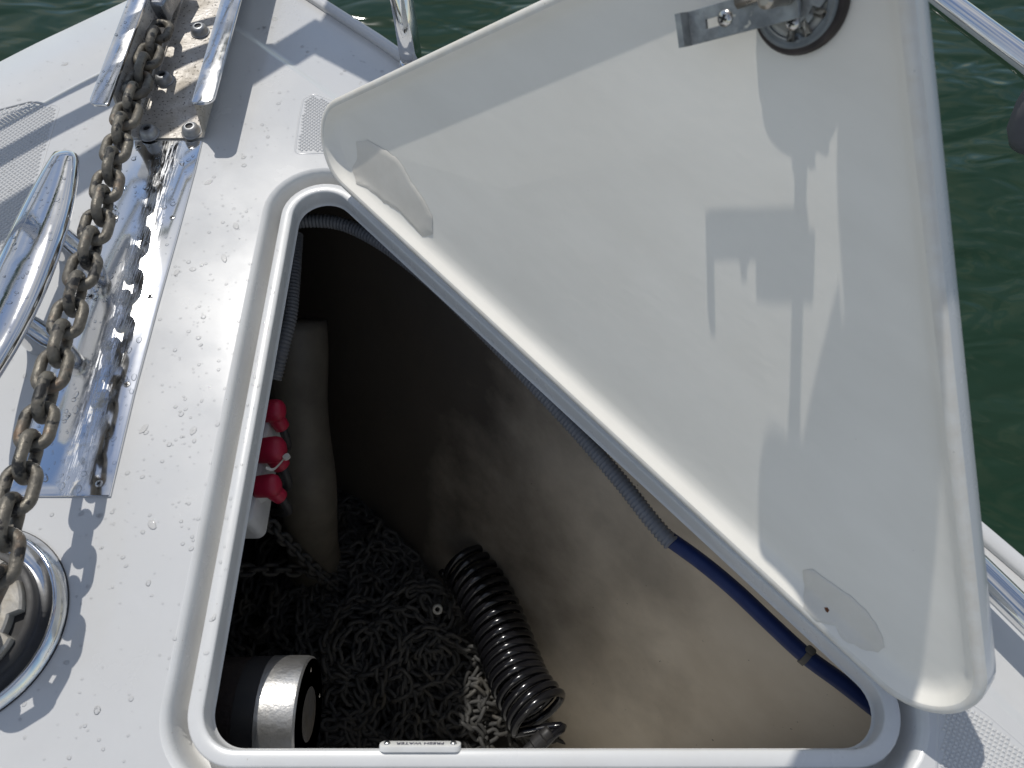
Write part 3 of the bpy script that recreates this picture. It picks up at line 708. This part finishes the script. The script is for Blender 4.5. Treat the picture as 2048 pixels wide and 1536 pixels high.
build('gearbox', prism(rrect(.13, .13, .02), -.22, -.03, fn_of((-.53, my + .0, 0), (1, 0, 0), (0, 1, 0), (0, 0, 1)), .006), 'motor', mot)

# ------------------------------------------------------------------ solenoid box and red cable boots
bz = -.115
bxp = at(512, 1005, bz)
sol = thing('solenoid_box', 'white plastic control box half hidden under the left hatch rim', 'control box', (bxp[0] - .05, bxp[1] + .05, bz - .05))
fsx = fn_of((bxp[0] - .043, bxp[1] + .055, bz), (1, 0, 0), (0, 1, 0), (0, 0, 1))
build('housing', prism(rrect(.084, .160, .010), -.055, .0, fsx, .004), 'white', sol, auto=50)
build('cover', prism(rrect(.074, .146, .010), .0, .006, fsx, .003), 'white', sol, auto=50)
build('side_vent', prism([(.040, -.050), (.056, -.040), (.056, -.020), (.040, -.014)], -.02, -.004, fsx, .001), 'white', sol, smooth=False)
def boot(px, py, z, s, px2, py2, lab):
    p = at(px, py, z); q = at(px2, py2, z - .020)
    root = thing('terminal_boot', lab, 'terminal cover', (p[0], p[1], z - .02), 'red terminal covers on the control box')
    th = np.linspace(0, 1, 12)
    d = np.array([1, .05, 0.1]); d /= np.linalg.norm(d)
    pts = [p + d * s * (k - .9) for k in (0, .3, .7, 1.0, 1.35, 1.7, 1.9, 2.0)]; rad = [s * k for k in (.82, .86, .88, .90, .90, .78, .5, .12)]
    build('cap', tube(pts, rad, 20), 'red', root)
    e = (q - p); pts2 = [p + np.array([0, 0, -.004]) + e * k for k in (0, .35, .7, 1.0, 1.2)]
    build('sleeve', tube(pts2, [s * .62, s * .66, s * .64, s * .60, s * .2], 18), 'red', root)
    build('cable', tube(smooth_path([p + e * 1.1, p + e * 2.0 + np.array([-.01, .0, -.02]), p + e * 2.6 + np.array([-.05, .02, -.06])], 8), s * .34, 12), 'rubber', root)
    return root
boot(543, 822, bz + .01, .0155, 563, 852, 'topmost of three red rubber terminal covers beside the hatch rim')
b2 = boot(540, 900, bz + .012, .0175, 562, 930, 'middle red rubber terminal cover, bound with a pale zip tie')
boot(534, 972, bz + .01, .0150, 560, 992, 'lowest of three red rubber terminal covers, above the box corner')
zt = [at(x, y, bz + .031 - .008 * k) for k, (x, y) in enumerate([(532, 936), (545, 940), (556, 932), (568, 918)])]
ztp = smooth_path(zt, 12)
rz = []
for p in ztp: rz.append([p + np.array([0, .0016, 0]), p + np.array([.0004, .0016, .0012]), p + np.array([0, -.0016, .0012]), p + np.array([0, -.0016, 0])])
build('zip_tie', loft(rz, True, True), 'offwhite', b2, smooth=False)
build('zip_tie_head', prism(rrect(.0085, .0065, .001), -.002, .003, fn_of(at(573, 914, bz + .012), (.8, .6, 0), (-.6, .8, 0), (0, 0, 1)), .0006), 'offwhite', b2, smooth=False)

# ------------------------------------------------------------------ hoses and conduits
def corrugated(pts, r, pitch, n=14):
    P = smooth_path(pts, 60); sm = arclen(P, pitch / 4); path = [p for p, _ in sm]
    rad = [r * (1.0 if (i % 4) in (0, 1) else .86) for i in range(len(path))]
    return tube(path, rad, n)
cdz = -.105
cpx = [(560, 452), (610, 442), (680, 447), (752, 480), (830, 536), (905, 602), (1000, 697), (1088, 790), (1160, 868), (1244, 966), (1302, 1040), (1344, 1088)]
cond = build('corrugated_conduit', corrugated([at(x, y, cdz + .02 * math.sin(i)) if 0 else at(x, y, cdz) for i, (x, y) in enumerate(cpx)], .0098, .0052), 'conduit', base=at(1000, 712, cdz))
tag(cond, 'grey corrugated conduit running beneath the hinge side of the hatch', 'conduit')
cond2 = build('corrugated_conduit', corrugated([at(592, 470, -.15), at(586, 560, -.16), at(580, 630, -.17), at(566, 690, -.18), at(548, 760, -.20)], .0105, .0052), 'conduit', base=at(580, 630, -.17))
tag(cond2, 'short grey conduit dropping down behind the left hatch rim', 'conduit')
bpx = [(1330, 1072), (1400, 1122), (1470, 1180), (1540, 1246), (1612, 1312), (1680, 1362), (1760, 1424)]
bh = thing('blue_hose', 'dark blue hose coming out of the grey conduit along the locker side', 'hose', at(1540, 1246, -.11))
build('tube', tube(smooth_path([at(x, y, -.108) for x, y in bpx], 40), .0088, 16), 'blue', bh)
cc_ = at(1614, 1311, -.105); bt = at(1680, 1362, -.108) - at(1540, 1246, -.108); bt /= np.linalg.norm(bt)
build('clip', lathe([(.0090, -.003), (.0104, -.003), (.0104, .003), (.0090, .003)], 20, at(1612, 1312, -.108), bt, cap0=False, cap1=False), 'pipe', bh, auto=40)
build('clip_tab', prism(rrect(.010, .008, .002), 0, .006, fn_of(at(1619, 1302, -.102), bt, np.cross(bt, [0, 0, 1]), (0, 0, 1)), .001), 'pipe', bh)
# wide duct
dpx = [(590, 640, -.26), (592, 720, -.30), (596, 800, -.35), (604, 890, -.41), (612, 970, -.46), (620, 1045, -.55), (628, 1105, -.66), (634, 1140, -.74)]
dct = thing('duct_pipe', 'wide pale plastic duct standing in the shadows behind the red covers', 'duct', at(610, 960, -.5))
dp_ = smooth_path([at(*q) for q in dpx], 30)
build('tube', tube(dp_, [.047 + .002 * math.sin(i * .5) for i in range(len(dp_))], 28), 'pipe', dct)
build('collar', lathe([(.050, -.012), (.052, -.010), (.052, .010), (.050, .012)], 32, dp_[-2], dp_[-1] - dp_[-3], cap0=False, cap1=False), 'pipe', dct)
# coiled black wash-down hose
axp = smooth_path([at(925, 1120, -.62), at(975, 1200, -.60), at(1012, 1290, -.58), at(1042, 1370, -.56), at(1080, 1432, -.545)], 60)
pts, fr_ = frames(axp); turns = 19; hel = []; N_ = turns * 26
for i in range(N_ + 1):
    u = i / N_; u2 = u if u < .78 else .78 + (u - .78) * 1.0
    k = min(len(pts) - 1.001, u2 * (len(pts) - 1)); j = int(k); f_ = k - j
    p = pts[j] * (1 - f_) + pts[j + 1] * f_; t, a, b = fr_[j]
    th = 2 * math.pi * turns * (u * 1.08 if u < .75 else .81 + (u - .75) * .76); R_ = .0415 * (1 + .10 * max(0, (u - .8) / .2))
    hel.append(p + R_ * (math.cos(th) * a + math.sin(th) * b))
coil = thing('coiled_hose', 'glossy black coiled hose lying against the locker side', 'coiled hose', at(1030, 1310, -.56))
build('coil', tube(hel, .0066, 10), 'coil', coil)
last = hel[-1]
build('tail', tube(smooth_path([last, at(1122, 1452, -.53), at(1105, 1472, -.52), at(1085, 1492, -.52)], 16), .0062, 10), 'coil', coil)
ec = at(1080, 1480, -.52); ed = at(1060, 1512, -.53) - at(1105, 1470, -.52); ed /= np.linalg.norm(ed)
build('end_fitting', lathe([(.008, -.02), (.0095, -.018), (.0095, -.008), (.012, -.006), (.012, .010), (.009, .012), (.009, .03)], 20, ec, ed), 'rubber', coil, auto=40)
# small pale ring fitting lying on the chain
rg = at(875, 1218, -.655)
tag(build('ring_fitting', lathe([(.0042, 0), (.0085, 0), (.0092, .004), (.0085, .008), (.0058, .009), (.0042, .008), (.004, 0)], 24, rg, (.1, -.35, 1), cap0=False, cap1=False), 'offwhite', base=rg), 'small pale ring fitting lying on the dark chain heap', 'ring')

# ------------------------------------------------------------------ chain heap in the locker
LSC = .66
small = raw_mesh('chain_link', link_mesh(.0530 * LSC, .0355 * LSC, .0112 * LSC, 20, 7), 'pile')
hc = at(740, 1270, FLOOR + .13)[:2]
heap_root = thing('chain_heap', 'heap of old galvanised anchor chain at the bottom of the locker', 'chain', (hc[0], hc[1], FLOOR))
def heap_h(x, y):
    d2 = ((x - hc[0]) / .36) ** 2 + ((y - hc[1]) / .32) ** 2
    return max(0, .19 * math.exp(-d2 * 1.0)) + .03 * mnoise.noise(Vector((x * 9, y * 9, .5)))
links = []
r2 = random.Random(21); pit = PITCHC * LSC
def proj_px(p):
    d = np.array(p) - CP; w_ = d @ FW; return 1024 + FPX * (d @ RT) / w_, 768 - FPX * (d @ UP) / w_
for layer in range(46):
    x, y = hc[0] + r2.uniform(-.22, .22), hc[1] + r2.uniform(-.2, .2); a = r2.uniform(0, 6.28); turn = r2.uniform(-.5, .5); k = 0
    prevz = None
    for i in range(60):
        turn = turn * .85 + r2.gauss(0, .32); a += turn
        dx, dy = hc[0] - x, hc[1] - y
        if abs(dx) > .30 or abs(dy) > .27: a += .5 * math.sin(math.atan2(dy, dx) - a)
        nx, ny = x + math.cos(a) * pit, y + math.sin(a) * pit
        z = FLOOR + .012 + max(0, heap_h(nx, ny)) * (.55 + .5 * layer / 46) + .010 * mnoise.noise(Vector((nx * 40, ny * 40, layer * 3.1)))
        if prevz is not None: z = prevz + max(-pit * .6, min(pit * .6, z - prevz))
        # stay inboard of the hull side
        m_ = (np.array([nx, ny]) - dp) @ NN
        if m_ < .15: a += math.pi * .5; continue
        t = (nx - x, ny - y, (z - prevz) if prevz is not None else 0)
        links.append(((x + nx) / 2, (y + ny) / 2, z, t, math.pi / 2 * (i % 2) + .5 + r2.uniform(-.35, .35))); x, y = nx, ny; prevz = z
# visible, highest links become parts of their own
def vis_score(l):
    u, v = proj_px(l[:3]); vis = 440 < u < 1150 and 960 < v < 1510
    return (0 if vis else 1, -l[2])
links.sort(key=vis_score)
base = heap_root.location.copy()
for l in links[:290]:
    o = bpy.data.objects.new('chain_link', small); COL.objects.link(o); o.parent = heap_root
    m = link_matrix(l[:3], l[3], l[4]); m.translation -= base; o.matrix_local = m
sv_ = np.array([tuple(v.co) for v in small.vertices]); sf_ = [tuple(p.vertices) for p in small.polygons]
V, F = [], []
for l in links[290:]:
    m = np.array(link_matrix(l[:3], l[3], l[4])); k = len(V); pv = sv_ @ m[:3, :3].T + m[:3, 3]
    V += [tuple(p) for p in pv]; F += [tuple(i + k for i in q) for q in sf_]
build('buried_links', (V, F), 'pile', heap_root)['kind'] = 'stuff'
# chain falling from the windlass
fall = thing('falling_chain', 'dim length of chain slanting down from the white box to the heap', 'chain', at(560, 1080, -.5))
chain(fall, smooth_path([at(500, 985, -.36), at(535, 1040, -.42), at(565, 1075, -.47), at(595, 1105, -.53), at(630, 1140, -.60), at(665, 1170, -.68), at(690, 1190, -.72)], 40), small, pit, .1, .3)
fall2 = thing('level_chain', 'faint level run of chain in the deep shadow left of the heap', 'chain', at(550, 1140, -.6))
chain(fall2, smooth_path([at(440, 1145, -.56), at(500, 1140, -.57), at(560, 1140, -.60), at(620, 1145, -.64), at(680, 1160, -.70)], 40), small, pit, .1, .2)

# ------------------------------------------------------------------ FRESH WATER name plate on the aft rim
lp = at(839, 1499, -.004); lp[1] = .0455; lp[2] = -.0095
nrm = np.array([0, .90, .435]); nrm /= np.linalg.norm(nrm); lx = np.array([-1., 0, 0]); ly = np.cross(nrm, lx)
npl = thing('name_plate', 'small white plate reading FRESH WATER screwed on the aft hatch rim', 'name plate', lp)
fl = fn_of(lp + nrm * .002, lx, ly, nrm)
build('plate', prism(rrect(.070, .0125, .0050), -.003, .0018, fl, .0008), 'white', npl, auto=40)
for sx_ in (-1, 1): screw(fl(sx_ * .0285, 0, .0016), nrm, .0030, npl, ang=.7, dome=.5)
fc = bpy.data.curves.new('lettering', 'FONT'); fc.body = 'FRESH WATER'; fc.size = .0064; fc.align_x = 'CENTER'; fc.align_y = 'CENTER'; fc.extrude = .0001; fc.offset = .00008
to = bpy.data.objects.new('lettering', fc); COL.objects.link(to)
dg = bpy.context.evaluated_depsgraph_get(); tm = bpy.data.meshes.new_from_object(to.evaluated_get(dg))
tv = [tuple(v.co) for v in tm.vertices]; tf = [tuple(p.vertices) for p in tm.polygons]; bpy.data.objects.remove(to); bpy.data.meshes.remove(tm)
build('lettering', ([fl(a, b, .00195 + c) for a, b, c in tv], tf), 'text', npl, smooth=False)

# ------------------------------------------------------------------ pulpit round the bow, low hand rail, side rail and fender
def gun(side, o, z, y_a, y_b):
    pts = [(p[0], p[1], z) for p in offset_poly(outline, -o)]
    return pts
pul = thing('pulpit', 'stainless bow pulpit of tube rails, one upright showing behind the hatch lid', 'railing', (XC, 1.2, 0))
def rail_path(o, z, ymin_port, ymin_star, lift=0):
    P = offset_poly(outline, -o); res = []
    for p in P:
        if (p[0] > XC and p[1] > ymin_star) or (p[0] <= XC and p[1] > ymin_port): res.append(np.array([p[0], p[1], z]))
    return res
SH = np.array([SUN.x / SUN.z, SUN.y / SUN.z])          # sun shift per metre of height
def over(px, py, h): g = at(px, py, 0); return np.array([g[0] + SH[0] * h, g[1] + SH[1] * h, h])
p_a, p_b = over(640, 52, .60), over(517, 128, .60); pd = (p_b - p_a) / np.linalg.norm(p_b - p_a)
tr = [p_a - pd * .01, p_a + pd * .05, p_a + pd * .12, p_b, p_b + pd * .3, p_b + pd * .6, p_b + pd * .9]
seat = [over(*q, .60)[:2] for q in ((664, 2), (612, 88), (740, 155), (860, 215), (930, 150))]
build('bow_seat', prism(densify(seat, .05), .585, .608, Z0, .004), 'gel', pul, auto=40)
rc = []
pts_, fr2 = frames(tr)
for p, (t, u, v) in zip(pts_, fr2):
    n_ = np.cross(t, [0, 0, 1.]); n_ /= np.linalg.norm(n_)
    rc.append([p + n_ * a + np.array([0, 0, b]) for a, b in ((-.026, 0), (-.024, .009), (-.015, .013), (.015, .013), (.024, .009), (.026, 0), (.024, -.009), (.015, -.013), (-.015, -.013), (-.024, -.009))])
build('top_rail', loft(rc, True, True), 'chrome', pul)
build('middle_rail', tube(rail_path(.02, .335, .30, 1.19), .0125, 14), 'chrome', pul)
build('lower_rail', tube(rail_path(.01, .23, .30, 1.19), .008, 12), 'chrome', pul)
for (bx, by, tx, ty) in [(-.140, .912, -.225, 1.20), (-.86, .72, (p_b + pd * .45)[0], (p_b + pd * .45)[1])]:
    build('upright', tube(smooth_path([(bx, by, .004), (bx + (tx - bx) * .12, by + (ty - by) * .12, .12), (tx, ty, .60)], 14), .0155, 20), 'chrome', pul)
    build('foot', lathe([(.019, .0), (.019, .003), (.017, .006), (.0158, .008)], 24, (bx, by, -.0065), (0, 0, 1), cap0=False), 'chrome', pul)
lowz = .036
ra = at(1958, 1140, lowz); rb = at(2048, 1228, lowz); rd = (rb - ra) / np.linalg.norm(rb - ra)
low = thing('hand_rail', 'low polished tube rail along the starboard edge beyond the open lid', 'railing', (ra + rd * .2) * np.array([1, 1, 0]))
build('tube', tube(smooth_path([ra - rd * .40, ra - rd * .2, ra, ra + rd * .2, ra + rd * .4, ra + rd * .6, ra + rd * .8], 30), .0135, 20), 'chrome', low)
for k in (-.25, .45): build('foot', lathe([(.020, -.006), (.020, -.002), (.010, .004), (.010, .03)], 20, (ra + rd * k) * np.array([1, 1, 0]), (0, 0, 1), cap0=False), 'chrome', low)
gz = .05
ga, gb = at(1884, 0, gz), at(2056, 128, gz); gd = (gb - ga) / np.linalg.norm(gb - ga)
gr_ = thing('boarding_rail', 'bright tube rail over the green water at the upper right', 'railing', ga - gd * .3 + np.array([0, 0, -1.2]))
build('tube', tube([ga - gd * .9, ga - gd * .4, ga, gb, gb + gd * .05], .0165, 20), 'chrome', gr_)
build('post', tube([ga - gd * .88 + np.array([0, 0, -1.3]), ga - gd * .88], .02, 16), 'chrome', gr_)
fd = at(2128, 178, gz - .01)
fen = thing('fender', 'grey rounded fender just showing at the right edge below the rail', 'fender', fd + np.array([0, 0, -.09]))
build('body', lathe([(.004, -.095), (.018, -.09), (.032, -.07), (.040, -.035), (.041, 0), (.037, .03), (.024, .055), (.012, .062), (.010, .075), (.003, .078)], 32, fd, (.05, .1, 1)), 'fender', fen)
build('lanyard', tube(smooth_path([fd + np.array([0, 0, .07]), (fd + gb) / 2 + np.array([0, 0, .06]), gb + np.array([0, 0, .012])], 8), .005, 8), 'conduit', fen)

# ------------------------------------------------------------------ dry leaf in the gutter
lf = at(641, 358, -.027)
tag(build('dead_leaf', prism(densify(round_poly([(-.007, -.002), (.002, -.004), (.008, .001), (0, .004)], [.001] * 4, K=4), .002), 0, .0022, fn_of(lf, (.95, .3, 0), (-.3, .95, 0), (0, .1, 1)), .0006), 'leaf', base=lf), 'scrap of brown dead leaf in the front of the hatch gutter', 'leaf')

# ------------------------------------------------------------------ water drops
def drops(spots, name, label):
    V, F = [], []
    for (p, r, el, an, hh, nrm_) in spots:
        n_ = np.array(nrm_, float); n_ /= np.linalg.norm(n_); u = np.cross(n_, [0, 1., 0]) if abs(n_[1]) < .9 else np.cross(n_, [1., 0, 0]); u /= np.linalg.norm(u); v = np.cross(n_, u)
        x = math.cos(an) * u + math.sin(an) * v; y = np.cross(n_, x); k = len(V); N = 12 if r > .0016 else 8
        sd = rng.random() * 100; irr = .34 if r > .0028 else .12
        prof_ = ((1.0, 0), (.93, .42), (.70, .80), (.36, .97))
        for a in range(N):
            th = 2 * math.pi * a / N; q = 1 + irr * mnoise.noise(Vector((math.cos(th) * 1.1 + sd, math.sin(th) * 1.1, sd)))
            for pr_, ph in prof_:
                V.append(tuple(np.array(p) + x * (r * el * math.cos(th) * pr_ * q) + y * (r * math.sin(th) * pr_ * q) + n_ * (hh * ph)))
        V.append(tuple(np.array(p) + n_ * hh))
        m = len(prof_)
        for a in range(N):
            b = (a + 1) % N
            for j in range(m - 1): F.append((k + a * m + j, k + b * m + j, k + b * m + j + 1, k + a * m + j + 1))
            F.append((k + a * m + m - 1, k + b * m + m - 1, k + N * m))
    o = build(name, (V, F), 'drop'); return tag(o, label, 'water', kind='stuff')
dr = random.Random(5)
def rad():
    u = dr.random()
    return .0006 + .0007 * dr.random() if u < .74 else (.0011 + .0011 * dr.random() if u < .95 else .0020 + .0016 * dr.random())
hole_poly = [p[:2] for p in deck_hole]
spots = []
while len(spots) < 620:
    px, py = dr.uniform(-10, 830), dr.uniform(-10, 1540)
    wgt = 1.0
    if px > 520 and py > 330: continue
    if px < 160 and py > 780 and dr.random() < .4: continue
    if dr.random() > ((.9 if 340 < px < 560 else .5) * (1 if py < 1100 else .45)): continue
    p = at(px, py, 0)
    if inside(p[:2], hole_poly): continue
    if XL - .004 < p[0] < -.395 and p[1] > .26: continue
    if p[1] > y0 - .01 and lo_ < p[0] < ro_: continue
    if np.linalg.norm(p[:2] - wcen) < WR + .006: continue
    if not inside(p[:2], [q for q in offset_poly(outline, .14)]):
        if not inside(p[:2], [q for q in offset_poly(outline, .035)]) or inside(p[:2], [q for q in offset_poly(outline, .112)]): continue
        p[2] = -.0066
    r = rad(); spots.append((p, r, 1 + .5 * dr.random() ** 2 + (.9 * dr.random() if r > .003 else 0), dr.uniform(0, 3.1), r * (.42 if r < .003 else .22), (0, 0, 1)))
drops(spots, 'deck_drops', 'clear water drops scattered over the white deck')
spots = []
while len(spots) < 330:
    px, py = dr.uniform(50, 410), dr.uniform(285, 992); p = at(px, py, pz)
    if not inside(p[:2], [q for q in offset_poly(pp, .003)]): continue
    r = .0006 + .0009 * dr.random() if dr.random() < .72 else .0015 + .0018 * dr.random()
    spots.append((p, r, 1 + .9 * dr.random() ** 2, dr.uniform(.6, 2.2), r * .5, (0, 0, 1)))
drops(spots, 'plate_drops', 'water drops beading on the polished plate under the chain')
spots = []
for _ in range(90):
    xr = (lo_ + .002, li_) if dr.random() < .6 else (ri_, ro_ - .002)
    p = np.array([dr.uniform(*xr), dr.uniform(y0 + .022, 1.08), HB + .0014]); r = .0007 + .0013 * dr.random() ** 2
    spots.append((p, r, 1.2, dr.uniform(0, 3), r * .6, (0, 0, 1)))
for _ in range(130):
    i = dr.randrange(3, 38); c, wd, hh = bar_top[i]; f_ = dr.uniform(-.55, .75)
    z = hh * (1 - abs(f_) ** 2.7) ** (1 / 2.7); p = c + sx2 * wd * f_ + np.array([0, 0, z - .0002]) + ax2 * dr.uniform(-.004, .004); r = .0007 + .0016 * dr.random() ** 2
    spots.append((p, r, 1 + .8 * dr.random(), dr.uniform(0, 3), r * .5, tuple(sx2 * f_ ** 3 * .8 + np.array([0, 0, 1]))))
drops(spots, 'fitting_drops', 'water drops beading on the roller flanges and the cleat')
spots = []
for _ in range(46):
    yy = dr.uniform(.08, .60); p = np.array([-.270 - dr.uniform(.003, .012), yy, -.007]); r = .0006 + .0012 * dr.random() ** 2
    spots.append((p, r, 1 + dr.random(), dr.uniform(0, 3), r * .4, (0, 0, 1)))
drops(spots, 'rim_drops', 'small water drops along the left hatch rim')
